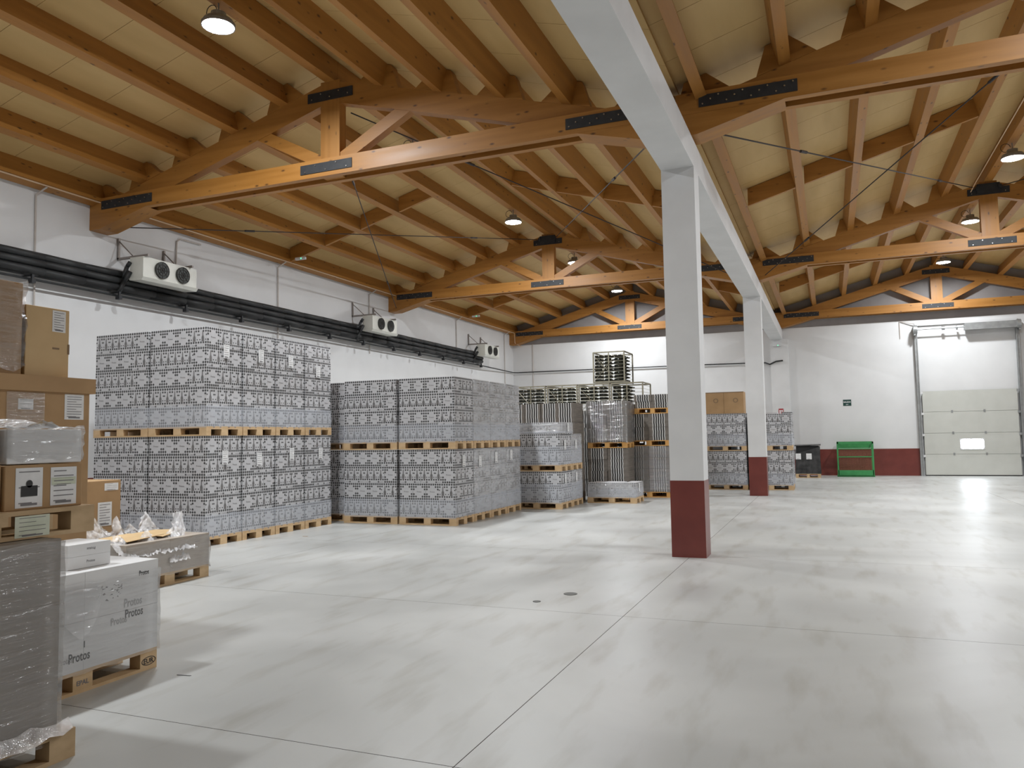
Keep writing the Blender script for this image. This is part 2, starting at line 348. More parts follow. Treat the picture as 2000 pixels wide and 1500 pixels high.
def rod(p0, p1, lab, f=.22):
    p0, p1 = Vector(p0), Vector(p1)
    t = tag(part('brace_rod', MB().tube((0, 0, 0), p1-p0, .011, 6), 'rod_dark', None, p0), lab, 'rod', 'steel bracing rods under the roof')
    for q in (f, 1-f):
        a = (p1-p0)*q; d = (p1-p0).normalized()
        part('turnbuckle', MB().tube(a-d*.11, a+d*.11, .024, 6), 'rod_dark', t)
for bay, xa, xb in (('left', -12.35, -2.25), ('right', -1.25, 8.6)):
    c = RC[bay]
    rod((xa, 10.83, 5.74), (c-.27, 21.24, 7.40), 'bracing rod of the %s bay from near left truss end up to middle ridge' % bay)
    rod((xb, 10.83, 5.74), (c+.27, 21.24, 7.40), 'bracing rod of the %s bay from near right truss end to middle ridge' % bay)
    rod((c-.2, 10.84, 7.10), (xa-.15, 21.19, 5.74), 'bracing rod of the %s bay from near ridge down to middle left truss end' % bay)
    rod((c+.2, 10.84, 7.10), (xb+.15, 21.19, 5.74), 'bracing rod of the %s bay from near ridge down to middle right truss end' % bay)

# ------------------------------------------------------------------ lamps
LENS = bpy.data.meshes.new('diffuser')
LENS.from_pydata([(.205*math.cos(-a*math.pi/10), .205*math.sin(-a*math.pi/10), .004) for a in range(20)], [], [tuple(range(20))])
LENS.materials.append(MT['lamp_lens']); MT['lamp_lens'].cycles.emission_sampling = 'FRONT'
def lamp(x, y, lab):
    t = thing('high_bay_lamp', lab, 'lamp', (x, y, 7.24), 'round high bay lamps under the ridges')
    part('housing', MB().tube((0, 0, .012), (0, 0, .07), .215, 24, r1=.19).tube((0, 0, .07), (0, 0, .17), .10, 16), 'lamp_body', t)
    link('diffuser', LENS, t)
    rim = MB(); nr = 24
    for a in range(nr):
        a0, a1 = 2*math.pi*a/nr, 2*math.pi*(a+1)/nr; q = lambda r, an, z: (r*math.cos(an), r*math.sin(an), z)
        rim.add([q(.207, a0, -.02), q(.207, a1, -.02), q(.207, a1, .02), q(.207, a0, .02), q(.222, a0, -.02), q(.222, a1, -.02), q(.222, a1, .02), q(.222, a0, .02)], [(0, 1, 2, 3), (4, 5, 6, 7), (0, 1, 5, 4), (3, 2, 6, 7)])
    part('rim', rim, 'lamp_body', t)
    part('hook', MB().tube((0, 0, .17), (0, 0, .31), .012, 6), 'lamp_body', t)
    pts = [(-.06+.09*math.cos(a)-.06, 0, .22+.09*math.sin(a)) for a in [i*math.pi/6 for i in range(0, 12)]]
    part('cable_loop', MB().path(pts, .006, 5), 'rod_dark', t)
LY = [2.65, 7.98, 13.3, 18.62, 23.9, 29.35]
for i, yy in enumerate(LY):
    n = ['first', 'second', 'third', 'fourth', 'fifth', 'last'][i]
    lamp(RC['left'], yy, 'round white high bay lamp under left ridge, %s from the camera' % n)
    if i: lamp(RC['right'], yy, 'round white high bay lamp under right ridge, %s from the camera' % n)
cb = tag(part('lamp_cable', MB().path([(3.45, 11, 7.5), (3.45, 20.4, 7.48), (3.42, 20.9, 7.43), (3.36, 21.15, 7.3)], .012, 6), 'conduit_tan'), 'pale cable running along the right bay ridge beam', 'cable')

# ------------------------------------------------------------------ left wall services
tb = thing('insulated_pipe_bundle', 'thick bundle of black insulated pipes along the left wall', 'pipes', (-12.6, 18, 4.4))
for k, (px, pz, r) in enumerate([(-12.52, 4.855, .068), (-12.50, 4.72, .068), (-12.50, 4.585, .066), (-12.66, 4.86, .066), (-12.66, 4.72, .066), (-12.66, 4.585, .066)]):
    m = MB(); yy = 0.5; pts = []
    while yy < 27.6 + .15*(k % 3):
        pts.append((px+12.60+random.uniform(-.008, .008), yy-18, pz-4.4+random.uniform(-.010, .010))); yy += .8
    part('insulated_pipe', m.path(pts, r, 10), 'pipe_black', tb, smooth=True)
for q in [2.3, 4.0, 5.7, 7.4, 9.06, 10.81, 12.48, 14.16, 15.87, 17.59, 19.24, 20.95, 22.6, 24.3, 25.94, 27.5]:
    part('bracket', MB().box(-.165, .17, q-18-.02, q-18+.02, .075, .10).box(.14, .18, q-18-.02, q-18+.02, -.04, .10).box(.10, .20, q-18-.035, q-18+.035, -.05, .02), 'plate_black', tb)
tag(part('thin_pipe', MB().path([(-12.55, .5, 4.44), (-12.55, 28.0, 4.44), (-12.72, 31.5, 4.44), (-12.55, 31.63, 4.44), (-6, 31.63, 4.40), (-2.35, 31.63, 4.36)], .022, 8).path([(-2.35, 31.63, 4.36), (-2.2, 31.5, 4.33), (-2.03, 31.33, 4.25), (-1.8, 31.3, 4.35), (-1.55, 31.3, 4.37)], .028, 8), 'pipe_black'), 'thin black pipe running below the bundle and along the back wall', 'pipe')

def aircon(y0, lab):
    t = thing('cooling_unit', lab, 'cooling unit', (-12.22, y0+.68, 4.76), 'two fan cooling units on the left wall')
    part('casing', MB().box(-.17, .17, -.68, .68, .03, .43), 'ac_white', t)
    part('drip_tray', MB().prism([(-.18, .03), (-.16, -.015), (.15, -.03), (.20, .03)], -.70, .70), 'ac_white', t)
    for fy in (-.24, .29):
        f = part('fan', MB().tube((.17, fy, .23), (.205, fy, .23), .165, 24), 'fan_dark', t)
        g = MB()
        for r in (.055, .11, .165):
            pts = [(.21, fy+r*math.cos(a), .23+r*math.sin(a)) for a in [i*math.pi/10 for i in range(21)]]
            g.path(pts, .0045, 5)
        for a in range(4): g.tube((.21, fy+.16*math.cos(a*math.pi/4), .23+.16*math.sin(a*math.pi/4)), (.21, fy-.16*math.cos(a*math.pi/4), .23-.16*math.sin(a*math.pi/4)), .004, 4)
        part('fan_guard', g, 'rod_dark', f)
    for by in (-.62, .50):
        part('hanger', MB().box(-.565, -.525, by-.02, by+.02, .44, .86).box(-.565, .24, by-.02, by+.02, .43, .475).tube((-.53, by, .80), (-.15, by, .46), .012, 6), 'bracket_metal', t)
    part('pipe_tail', MB().path([(-.32, -.78, -.20), (-.30, -.74, 0), (-.20, -.72, .25), (-.14, -.70, .34)], .04, 8).path([(-.26, -.86, -.28), (-.2, -.78, -.05), (-.12, -.72, .15)], .045, 8), 'pipe_black', t, smooth=True)
aircon(11.0, 'nearest white two fan cooling unit on the left wall')
aircon(19.1, 'middle white two fan cooling unit on the left wall')
aircon(27.0, 'farthest white two fan cooling unit, near the back corner')

tag(part('eave_conduit', MB().path([(-12.52, 0.5, 6.13), (-12.52, 31.2, 6.13), (-12.52, 31.25, 5.7), (-12.3, 31.5, 5.55)], .014, 6), 'conduit_tan'), 'pale electrical conduit running along the eave beam', 'conduit')
for yy, zb, n in ((9.34, 3.3, 'nearest, over the brown cartons'), (15.84, 3.1, 'second, beyond the first cooling unit'), (20.06, 4.2, 'third, at the middle cooling unit'), (26.0, 5.0, 'fourth, before the far cooling unit'), (30.66, 3.4, 'fifth, beside the back corner')):
    tag(part('wall_conduit', MB().path([(-12.54, yy+.02, 6.12), (-12.76, yy-.02, 6.0), (-12.76, yy, zb)], .016, 6), 'conduit'), 'grey conduit dropping down the left wall, %s' % n, 'conduit', 'conduits down the left wall')
tag(part('wall_conduit', MB().path([(-12.76, 13.2, 5.98), (-12.76, 12.62, 5.97), (-12.76, 12.52, 5.9), (-12.76, 12.5, 5.35), (-12.3, 12.45, 5.22)], .016, 6), 'conduit'), 'bent grey conduit feeding the nearest cooling unit', 'conduit', 'conduits down the left wall')
tag(part('wall_conduit', MB().tube((-11.86, 31.68, 5.66), (-11.86, 31.68, 2.0), .016, 6), 'conduit'), 'grey conduit dropping down the back wall by the corner', 'conduit')
tag(part('wall_conduit', MB().path([(2.52, 31.68, 5.0), (2.52, 31.68, 5.62), (3.0, 31.6, 5.5)], .016, 6), 'conduit'), 'grey conduit on the back wall beside the loading door', 'conduit')

def emergency(loc, rot, lab, ax='x'):
    t = thing('emergency_light', lab, 'light', loc, 'small emergency light fittings')
    b = bx(-.15, .15, -.03, .03, -.03, .03) if ax == 'x' else bx(-.04, .04, -.17, .17, -.05, .05)
    part('casing', b, 'white_plastic', t); part('indicator', bx(.02, .045, -.036, -.029, -.012, .012), 'led_green', t)
emergency((-12.15, 15.93, 6.18), 0, 'small white emergency light on the eave bridging, nearer one')
emergency((-12.15, 26.43, 6.18), 0, 'small white emergency light on the eave bridging, farther one')
emergency((-1.74, 31.30, 4.96), 0, 'emergency light with green indicator below the beam end')
def sign(lab, x0, x1, z0, z1, y, m, txts):
    t = thing('wall_sign', lab, 'sign', ((x0+x1)/2, y, z0)); w, h = x1-x0, z1-z0
    part('board', bx(-w/2, w/2, -.008, 0, 0, h), m, t)
    b = MB()
    for s, u, v, ww in txts: put_text(b, s, lambda a, c: (a, -.010, c), u*w, v*h, ww*w, 0)
    part('lettering', b, 'paper', t)
sign('dark green exit sign with white SALIDA lettering on back wall', .50, .78, 2.59, 2.82, YB, 'sign_green', [('SALIDA', 0, .62, .9), ('EXIT', 0, .2, .3)])
ts = thing('wall_sign', 'small red fire equipment sign on the white pilaster', 'sign', (-1.69, 31.345, 2.30))
part('board', bx(-.085, .085, -.008, 0, 0, .24), 'sign_red', ts); part('pictogram', MB().box(-.06, -.01, -.011, -.0085, .05, .19).box(.01, .06, -.011, -.0085, .12, .19).box(.02, .05, -.011, -.0085, .04, .10), 'paper', ts)

# ------------------------------------------------------------------ loading door
dr = struct(link('door_1', None, None, (4.6, 31.6, 0)))
zs = [.03, .77, 1.52, 2.28, 3.03]
for k in range(4):
    pn = part('door_panel', bx(-1.47, 1.47, -.02, .02, zs[k]+.004, zs[k+1]-.004), 'door_beige', dr)
    if k == 1:
        part('window_frame', MB().box(-.36, .40, -.034, -.02, .93, 1.32), 'white_plastic', pn)
        part('window_pane', MB().prism([(-.29, .96), (.33, .96), (.37, 1.0), (.37, 1.25), (.33, 1.29), (-.29, 1.29), (-.33, 1.25), (-.33, 1.0)], -.040, -.034), 'window_day', pn)
    if k > 0:
        for hx in (-.55, .45): part('hinge', bx(hx-.03, hx+.03, -.032, -.02, zs[k]-.04, zs[k]+.05), 'grey_metal', pn)
    for s in (-1, 1): part('roller', MB().box(s*1.50-.05, s*1.50+.05, -.06, -.02, zs[k+1]-.10, zs[k+1]-.02), 'white_plastic' if s < 0 else 'grey_metal', pn)
part('bottom_seal', bx(-1.47, 1.47, -.03, .03, 0.0, .034), 'seal_black', dr)
for s in (-1, 1):
    part('guide_track', MB().box(s*1.58-.05, s*1.58+.05, -.06, .09, 0, 5.3).box(s*1.545-.012, s*1.545+.012, -.09, -.05, 0, 5.3), 'grey_metal', dr)
    part('cable_drum', MB().tube((s*1.60-.06, -.18, 5.26), (s*1.60+.06, -.18, 5.26), .16, 14).box(s*1.62-.03, s*1.62+.03, -.25, .09, 5.05, 5.40), 'grey_metal', dr)
part('spring_shaft', MB().tube((-1.6, -.18, 5.26), (1.6, -.18, 5.26), .022, 8).tube((-.75, -.18, 5.26), (-.66, -.18, 5.26), .07, 10).tube((-.3, -.18, 5.26), (-.26, -.18, 5.26), .09, 10), 'grey_metal', dr)
part('torsion_spring', MB().prism([(-.29, 5.14), (-.29, 5.38), (-.07, 5.38), (-.07, 5.14)], -.05, 1.62, 'x'), 'grey_metal', dr)
part('head_rail', MB().box(-1.6, 1.6, .03, .09, 5.42, 5.50), 'white_wall', dr)

# ------------------------------------------------------------------ pallets
PW, PL = .8, 1.2
def pallet_pieces():
    """euro pallet, 1.2 along local x, 0.8 along local y, from its corner"""
    out = []
    for y0_, w in ((0, .1), (.3275, .145), (.7, .1)): out.append(('bottom_board', (0, PL, y0_, y0_+w, 0, .022)))
    for x0 in (0, .5275, 1.055):
        for y0_, w in ((0, .1), (.3275, .145), (.7, .1)): out.append(('block', (x0, x0+.145, y0_, y0_+w, .022, .1)))
    for x0 in (0, .5275, 1.055): out.append(('cross_board', (x0, x0+.145, 0, PW, .1, .122)))
    for y0_, w in ((0, .145), (.186, .1), (.3275, .145), (.514, .1), (.655, .145)): out.append(('deck_board', (0, PL, y0_, y0_+w, .122, .144)))
    return out
_pm = {}
def pallet(parent, lx, ly, lz, detail, m='pallet_wood', alongy=False):
    """pallet as a part of its load; lx, ly, lz = corner in the parent's space"""
    key = (m, alongy)
    if key not in _pm:
        ps = []
        for n, b in pallet_pieces():
            if alongy: b = (b[2], b[3], b[0], b[1], b[4], b[5])
            ps.append((n, MB().box(*b).mesh(n, [m]), b))
        whole = MB()
        for n, _, b in ps: whole.box(*b)
        _pm[key] = (ps, whole.mesh('pallet', [m]))
    ps, whole = _pm[key]
    if not detail: return link('pallet', whole, parent, (lx, ly, lz))
    p = link('pallet', None, parent, (lx, ly, lz))
    for n, me, b in ps: link(n, me, p)
    return p

# ------------------------------------------------------------------ patterned cartons
_cm = {}
def decal(mb, f, w, h, kind, ntext=True):
    p = .0475; r = p*.46
    nx = max(1, round(w/p)); nz = round(h/p); px, pz = w/nx, h/nz
    dia = lambda u, v, rr, mi=1: mb.add([f(u-rr, v), f(u, v-rr), f(u+rr, v), f(u, v+rr)], [(0, 1, 2, 3)], mi)
    if kind == 'D':
        cu_, cv = w/2, h*.5
        for i in range(nx):
            for j in range(nz):
                u, v = (i+.5)*px, (j+.5)*pz
                if abs(u-cu_)/(w*.5)+abs(v-cv)/(h*.5) < .97: continue
                dia(u, v, r)
        put_text(mb, 'Protos', f, cu_, cv, w*.36, 3)
    else:
        n = max(1, round(w/.172)); bw = w/n
        for i in range(nx):
            u = (i+.5)*px
            dia(u, h-.5*pz, r)
            dia(u, 1.5*pz, r*.95)
            if i % 3 != 1: dia(u, h-1.5*pz, r*.9)
            if i % 4 == 2: dia(u, .5*pz, r*.9)
        for k in range(n):
            c = (k+.5)*bw; v0 = h*.27; hh = h*.55
            prof = [(-.026, 0), (.026, 0), (.026, .36), (.011, .58), (.009, 1), (-.009, 1), (-.011, .58), (-.026, .36)]
            mb.add([f(c+a, v0+b*hh) for a, b in prof], [tuple(range(8))], 2)
            for a, b, rr in ((-.42, .60, .7), (.42, .60, .7), (-.34, .36, .6), (.34, .36, .6)):
                dia(c+a*bw, h*b, r*rr)
            if k % 2 == 0: mb.add([f(c-.05, h*.055), f(c+.05, h*.055), f(c+.05, h*.075), f(c-.05, h*.075)], [(0, 1, 2, 3)], 3)
def carton_mesh(wx, wy, h, front, right):
    key = (round(wx, 3), round(wy, 3), round(h, 3), front, right)
    if key in _cm: return _cm[key]
    g = .0015; mb = MB().box(g, wx-g, g, wy-g, g, h-g)
    e = .0012
    if front: decal(mb, lambda u, v: (u, g-e, v), wx, h, front)
    if right: decal(mb, lambda u, v: (wx-g+e, u, v), wy, h, right)
    _cm[key] = mb.mesh('carton', ['carton_grey', 'ink_black', 'ink_bottle', 'ink_text']); return _cm[key]
def layer(kind):
    if kind == 'A': return [(0, 0, .275, .39, 'D', None), (.275, 0, .275, .39, 'D', None), (.55, 0, .275, .39, 'D', None), (.825, 0, .345, .27, 'B', 'D'), (.825, .27, .345, .51, None, 'B')]
    return [(0, 0, .4475, .27, 'B', None), (.4475, 0, .4475, .27, 'B', None), (.895, 0, .275, .51, 'D', 'B'), (.895, .51, .275, .27, None, 'D')]
def film(parent, x0, x1, y0, y1, z0, z1, m, name='stretch_film', amp=.004, nz=8, sides=4):
    """a wrinkled sleeve of film round a load"""
    pts = []; n = 10
    for (a, b) in (((x0, y0), (x1, y0)), ((x1, y0), (x1, y1)), ((x1, y1), (x0, y1)), ((x0, y1), (x0, y0)))[:sides]:
        for i in range(n + (1 if sides < 4 and b == (x1, y1) else 0)):
            t = i/n; pts.append((a[0]+(b[0]-a[0])*t, a[1]+(b[1]-a[1])*t))
    N_ = len(pts); mb = MB(); V = []; cx, cy = (x0+x1)/2, (y0+y1)/2
    for j in range(nz+1):
        z = z0 + (z1-z0)*j/nz
        for (x, y_) in pts:
            k = 1 + random.uniform(-amp, amp)/max(.2, abs(x-cx)+abs(y_-cy))
            V.append((cx+(x-cx)*k, cy+(y_-cy)*k, z+random.uniform(-amp, amp)*(1.5 if j in (0, nz) else .5)))
    F = [(j*N_+i, j*N_+(i+1) % N_, (j+1)*N_+(i+1) % N_, (j+1)*N_+i) for j in range(nz) for i in range(N_ if sides == 4 else N_-1)]
    mb.add(V, F)
    return part(name, mb, m, parent, smooth=True)
def sheet(parent, f, u0, u1, v0, v1, lines=6, m='paper', name='paper_label'):
    mb = MB(); mb.add([f(u0, v0), f(u1, v0), f(u1, v1), f(u0, v1)], [(0, 1, 2, 3)], 0)
    w, h = u1-u0, v1-v0
    g = lambda u, v: tuple(Vector(f(u, v)) + (Vector(f(u, v, 1)) - Vector(f(u, v))))
    for k in range(lines):
        a = u0+w*.12; b = u0+w*(.88 if k % 3 else .6); v = v0+h*(.12+.78*k/max(1, lines-1)); t = h*.012
        mb.add([f(a, v-t, 1), f(b, v-t, 1), f(b, v+t, 1), f(a, v+t, 1)], [(0, 1, 2, 3)], 1)
    mb.add([f(u0+w*.2, v0+h*.05, 1), f(u0+w*.8, v0+h*.05, 1), f(u0+w*.8, v0+h*.11, 1), f(u0+w*.2, v0+h*.11, 1)], [(0, 1, 2, 3)], 1)
    return part(name, mb, [m, 'ink_text'], parent)
LOADS = 'shrink wrapped loads of patterned wine cartons'
def load(label, x0, y0, z0, layers, lh, parity, faces='FR', shiny=False, detail=True, label_at=None, band=.33, pm='pallet_wood', haspallet=True, thin=True, depth=.8):
    t = thing('carton_pallet_load', label, 'pallet load', (x0, y0, z0), LOADS)
    zb = .144 if haspallet else 0
    if haspallet: pallet(t, 0, 0, 0, detail, pm)
    for k in range(layers):                       # k = 0 is the top layer
        kind = 'AB'[(k+parity) % 2]; zz = zb + (layers-1-k)*lh
        L_ = layer(kind)
        if faces == 'F': L_ = [c for c in L_ if c[4]]
        if faces == 'R': L_ = [c for c in L_ if c[5]]
        for (dx, dy, wx, wy, fr, ri) in L_:
            j = random.uniform(-.003, .003)
            link('carton', carton_mesh(wx, wy, lh, fr, ri), t, (.015+dx+j, .01+dy+random.uniform(-.003, .003), zz))
    if faces == 'R': part('carton_core', bx(.03, .78, .03, .77, zb, zb+layers*lh-.01), 'carton_grey', t)
    else: part('carton_core', bx(.03, .80, .40, .77, zb, zb+layers*lh-.01), 'carton_grey', t)
    H = layers*lh
    film(t, .007, 1.193, .001, .799, zb+.0, zb+H-.013, 'film_shiny' if shiny else 'film_thin', sides=2)
    film(t, .003, 1.197, -.002, .802, zb-(.02 if haspallet else -.004), zb+band, 'film_band', name='film_overwrap', nz=4, sides=2)
    if label_at:
        ly, lz = label_at
        sheet(t, lambda u, v, o=0: (1.201+.0015*o, u, v), ly-y0-.065, ly-y0+.065, lz-z0-.11, lz-z0+.11)
    return t
# first tall stack
o4 = ['front corner', 'second', 'third', 'last']
S1 = [(9.42+.825*i) for i in range(4)]
lab1u = [(9.84, 3.06), (10.67, 3.06), (11.46, 3.03), (12.27, 2.91)]; lab1l = [(9.83, 1.36), (10.64, 1.30), (11.50, 1.37), (12.35, 1.36)]
for i in range(4):
    fc = 'FR' if i == 0 else 'R'
    load('lower patterned load in the nearest stack, %s along its right side' % o4[i], -10.15, S1[i], 0, 5, .313, [0, 1, 1, 0][i], fc, label_at=lab1l[i])
    load('upper patterned load in the nearest stack, %s along its right side' % o4[i], -10.15, S1[i], 1.709, 5, .313, [0, 1, 0, 0][i], fc, label_at=lab1u[i])
load('lower patterned load at the left of the nearest stack front', -11.37, S1[0], 0, 5, .313, 1, 'F')
load('upper patterned load at the left of the nearest stack front', -11.37, S1[0], 1.709, 5, .313, 1, 'F')
# second stack
S2 = [12.98+.82*i for i in range(4)]
lab2l = [(13.34, 1.18), (14.08, 1.15), (14.88, 1.20), (15.7, 1.23)]
for i in range(4):
    fc = 'FR' if i == 0 else 'R'
    load('lower patterned load in the second stack, %s along its shiny right side' % o4[i], -7.62, S2[i], 0, 4, .315, 0, fc, shiny=(i > 0), label_at=lab2l[i])
    load('upper patterned load in the second stack, %s along its shiny right side' % o4[i], -7.62, S2[i], 1.41, 4, .302, 0, fc, shiny=(i > 0))
load('lower patterned load at the middle of the second stack front', -8.86, S2[0], 0, 4, .315, 0, 'F')
load('upper patterned load at the middle of the second stack front', -8.86, S2[0], 1.41, 4, .302, 0, 'F')
load('lower recessed patterned load at the left of the second stack', -10.12, S2[0]+.25, 0, 4, .315, 1, 'F')
load('upper recessed patterned load at the left of the second stack', -10.12, S2[0]+.25, 1.41, 4, .302, 1, 'F')
# heavy clear film over the right flank of the second stack
# third stack, two deep
for i in range(2):
    fc = 'FR' if i == 0 else 'R'; nn = ['front', 'rear'][i]; yy = 16.5+.82*i
    load('bottom tier patterned load, %s of the short third stack' % nn, -6.76, yy, 0, 2, .345, 1, fc, shiny=(i == 1), detail=False, label_at=(yy+.32, .66), band=.42)
    load('middle tier patterned load, %s of the short third stack' % nn, -6.76, yy, .838, 2, .345, 1, fc, shiny=(i == 1), detail=False, label_at=(yy+.32, 1.42), band=.42)
load('single wrapped layer of patterned cartons topping the third stack', -6.72, 16.52, 1.682, 1, .25, 1, 'FR', shiny=True, haspallet=False, band=.05, label_at=(16.95, 1.81))
load('low wrapped patterned load alone on its pallet beside third stack', -5.50, 18.28, 0, 1, .345, 1, 'FR', shiny=True, detail=False, label_at=(18.62, .36), band=.2)
# loads behind the columns
load('lower patterned load under two brown cartons, between the columns', -3.44, 23.4, 0, 3, .325, 1, 'FR', detail=False)
load('upper patterned load under two brown cartons, between the columns', -3.44, 23.4, 1.12, 3, .312, 1, 'FR', detail=False)
load('lower patterned load half hidden behind the farther column', -2.20, 23.4, 0, 3, .325, 0, 'FR', detail=False)
load('upper patterned load half hidden behind the farther column', -2.20, 23.4, 1.12, 3, .300, 1, 'FR', detail=False)
for k, xx in enumerate((-3.44, -2.20)):  # unseen second row, added to keep the front pallets' openings dark
    for q, zz in enumerate((0, 1.12)):
        load('%s unseen patterned load added to darken gaps behind the %s far front load' % (('lower', 'upper')[q], ('left', 'right')[k]), xx, 24.26, zz, 3, .37, 1, 'R', detail=False, haspallet=False)
for k in range(2):
    t = thing('brown_carton', ['left', 'right'][k] + ' brown carton on top of the patterned loads between columns', 'carton', (-3.40+.56*k, 23.45, 2.205), 'brown cartons on the far loads')
    part('body', bx(0, .555, 0, .6, 0, .63), 'kraft', t); part('tape', bx(.0, .555, -.002, 0, .60, .63), 'kraft_dark', t)
    b = MB(); put_text(b, 'O', lambda u, v: (u, -.002, v), .33, .38, .15, 0); part('print', b, 'kraft_dark', t)

# ------------------------------------------------------------------ striped flat packed cartons
_bm = {}
def bundle_mesh(w, d, h, groups, side):
    key = (round(w, 3), round(d, 3), round(h, 3), groups, side)
    if key in _bm: return _bm[key]
    mb = MB().box(.004, w-.004, .004, d-.004, .0, h-.003)
    for g0 in groups:
        for k in range(11):
            u0 = g0 + k*.030; mi = 1 if k % 2 else 2; segs = 6; V = []
            for q in range(segs+1):
                z = h*q/segs*.985 + .002; wob = .004*math.sin(q*1.9+.6)
                V += [(u0+wob, -.0005, z), (u0+wob+(.032 if mi == 1 else .020), -.0005 if mi == 1 else -.0012, z)]
            mb.add(V, [(2*q, 2*q+1, 2*q+3, 2*q+2) for q in range(segs)], mi)
    _bm[key] = mb.mesh('carton_bundle', ['bundle', 'ink_black', 'stripe_white']); return _bm[key]
def striped(label, x0, y0, z0, w, d, h, rows, cols, wrap=False, haspallet=True, pm='pallet_orange', rx=0.):
    t = thing('striped_pallet_load', label, 'pallet load', (x0, y0, z0), 'stacks of flat striped cartons')
    zb = 0
    if haspallet:
        p = pallet(t, 0, 0, 0, False, pm); p.scale = (w/1.2, d/.8, 1); zb = .144
    bw = w/cols; bh = (h-zb)/rows
    for r in range(rows):
        for c in range(cols):
            gr = (bw/2-.165,)
            link('carton_bundle', bundle_mesh(bw, d-.02, bh, gr, 0), t, (c*bw+random.uniform(-.012, .012), .01+random.uniform(-.012, .012), zb+r*bh))
    if wrap: film(t, -.02, w+.02, -.02, d+.02, zb, h, 'film_stripe', amp=.02, nz=12)
    return t
striped('row of flat striped cartons standing behind the third stack', -7.55, 18.30, 0, 1.75, .8, 2.44, 5, 4, haspallet=False)
striped('shiny wrapped striped load on the upper pallet beside the crates', -5.78, 19.35, 1.30, 1.02, .8, 1.20, 3, 2, wrap=True)
striped('striped load on the floor under the shiny wrapped one', -5.78, 19.35, 0, 1.02, .8, 1.30, 4, 2)
striped('wrapped striped load on the floor beside the near column', -4.98, 20.2, 0, 1.16, .8, 1.33, 4, 2, wrap=True)
striped('bare striped load on the middle pallet beside the near column', -4.94, 20.2, 1.33, 1.12, .8, .84, 2, 2)
striped('short striped load on the topmost orange pallet by the near column', -4.74, 20.2, 2.17, .95, .8, .50, 2, 2)
striped('striped filler stack added to darken the gap behind the third stack', -6.95, 20.25, 0, 1.13, .7, 2.3, 5, 2, haspallet=False)  # dark filler, added to cover the bright wall in this gap
striped('unseen striped stack added to darken pallet gaps by the near column', -4.62, 21.12, 0, .9, .7, 2.5, 5, 2, haspallet=False)  # added out of sight to block the bright wall behind the pallets
tk = thing('brown_carton', 'small brown carton beside the shiny wrapped striped load', 'carton', (-4.98, 20.35, 2.17))
part('body', bx(-.30, .12, 0, .5, 0, .28), 'kraft_grey', tk)
part('tape', bx(-.30, .12, -.002, 0, .12, .15), 'kraft', tk)

# ------------------------------------------------------------------ wire crates with bottles
bp_ = MB()
def bottle_mesh():
    prof = [(0, .037), (.19, .037), (.225, .016), (.29, .013), (.30, .015)]; n = 8; V = []; F = []
    for x, r in prof:
        for k in range(n): V.append((x, r*math.cos(2*math.pi*k/n), r*math.sin(2*math.pi*k/n)))
    for j in range(len(prof)-1): F += [(j*n+k, j*n+(k+1) % n, (j+1)*n+(k+1) % n, (j+1)*n+k) for k in range(n)]
    F += [tuple(range(n)), tuple(range((len(prof)-1)*n, len(prof)*n))]
    return MB().add(V, F).mesh('wine_bottle', ['bottle_glass'], True)
BOT = bottle_mesh()
CW, CD, CH = .88, 1.0, .86
def crate_mesh_parts():
    out = []; r = .018
    for x in (0, CW):
        for y_ in (0, CD): out.append(('post', MB().box(x-r, x+r, y_-r, y_+r, 0, CH)))
    for z in (.03, CH):
        for y_ in (0, CD): out.append(('rail', MB().box(0, CW, y_-.014, y_+.014, z-.018, z+.018)))
        for x in (0, CW): out.append(('rail', MB().box(x-.014, x+.014, 0, CD, z-.018, z+.018)))
    out.append(('mid_post', MB().box(CW/2-.014, CW/2+.014, -.012, .012, 0, CH)))
    m = MB()
    for k in range(1, 9): m.tube((0, -.01, .03+k*.095), (CW, -.01, .03+k*.095), .006, 5); m.tube((CW, 0, .03+k*.095), (CW, CD, .03+k*.095), .004, 5)
    out.append(('wire_shelves', m))
    out.append(('diagonal', MB().tube((.05, -.02, .08), (CW-.25, -.02, CH-.12), .007, 5).tube((.05, -.02, CH-.12), (CW-.25, -.02, .10), .007, 5)))
    out.append(('floor_plate', MB().box(0, CW, 0, CD, .01, .03)))
    return [(n, b.mesh(n, ['rack_metal'])) for n, b in out]
CP = crate_mesh_parts()
def crate(label, x0, y0, z0, rows, cols, deep):
    t = thing('wire_bottle_crate', label, 'crate', (x0, y0, z0), 'wire crates for wine bottles')
    for n, me in CP: link(n, me, t)
    for r in rows:
        for c in cols:
            for q in (range(deep) if c == cols[-1] else range(min(deep, 2))):
                b = link('wine_bottle', BOT, None, (x0+.035+c*.278+random.uniform(-.01, .01), y0+.06+q*.115, z0+.075+r*.095)); b.scale = (.92, 1.13, 1.13)
                tag(b, 'dark wine bottle lying in the %s' % label, 'bottle', 'bottles in ' + label)
crate('topmost wire crate on the pile', -6.08, 21.08, 3.085, range(8), (0, 1, 2), 7)
crate('second row wire crate at the left', -8.42, 21.08, 2.20, range(3, 8), (0, 1, 2), 2)
crate('second row wire crate left of middle', -7.46, 21.08, 2.20, range(3, 8), (0, 1, 2), 2)
crate('second row wire crate under topmost one', -6.52, 21.08, 2.20, range(3, 8), (0, 1, 2), 2)
crate('half empty wire crate at the right end', -5.58, 21.08, 2.20, range(3, 8), (0, 1), 3)
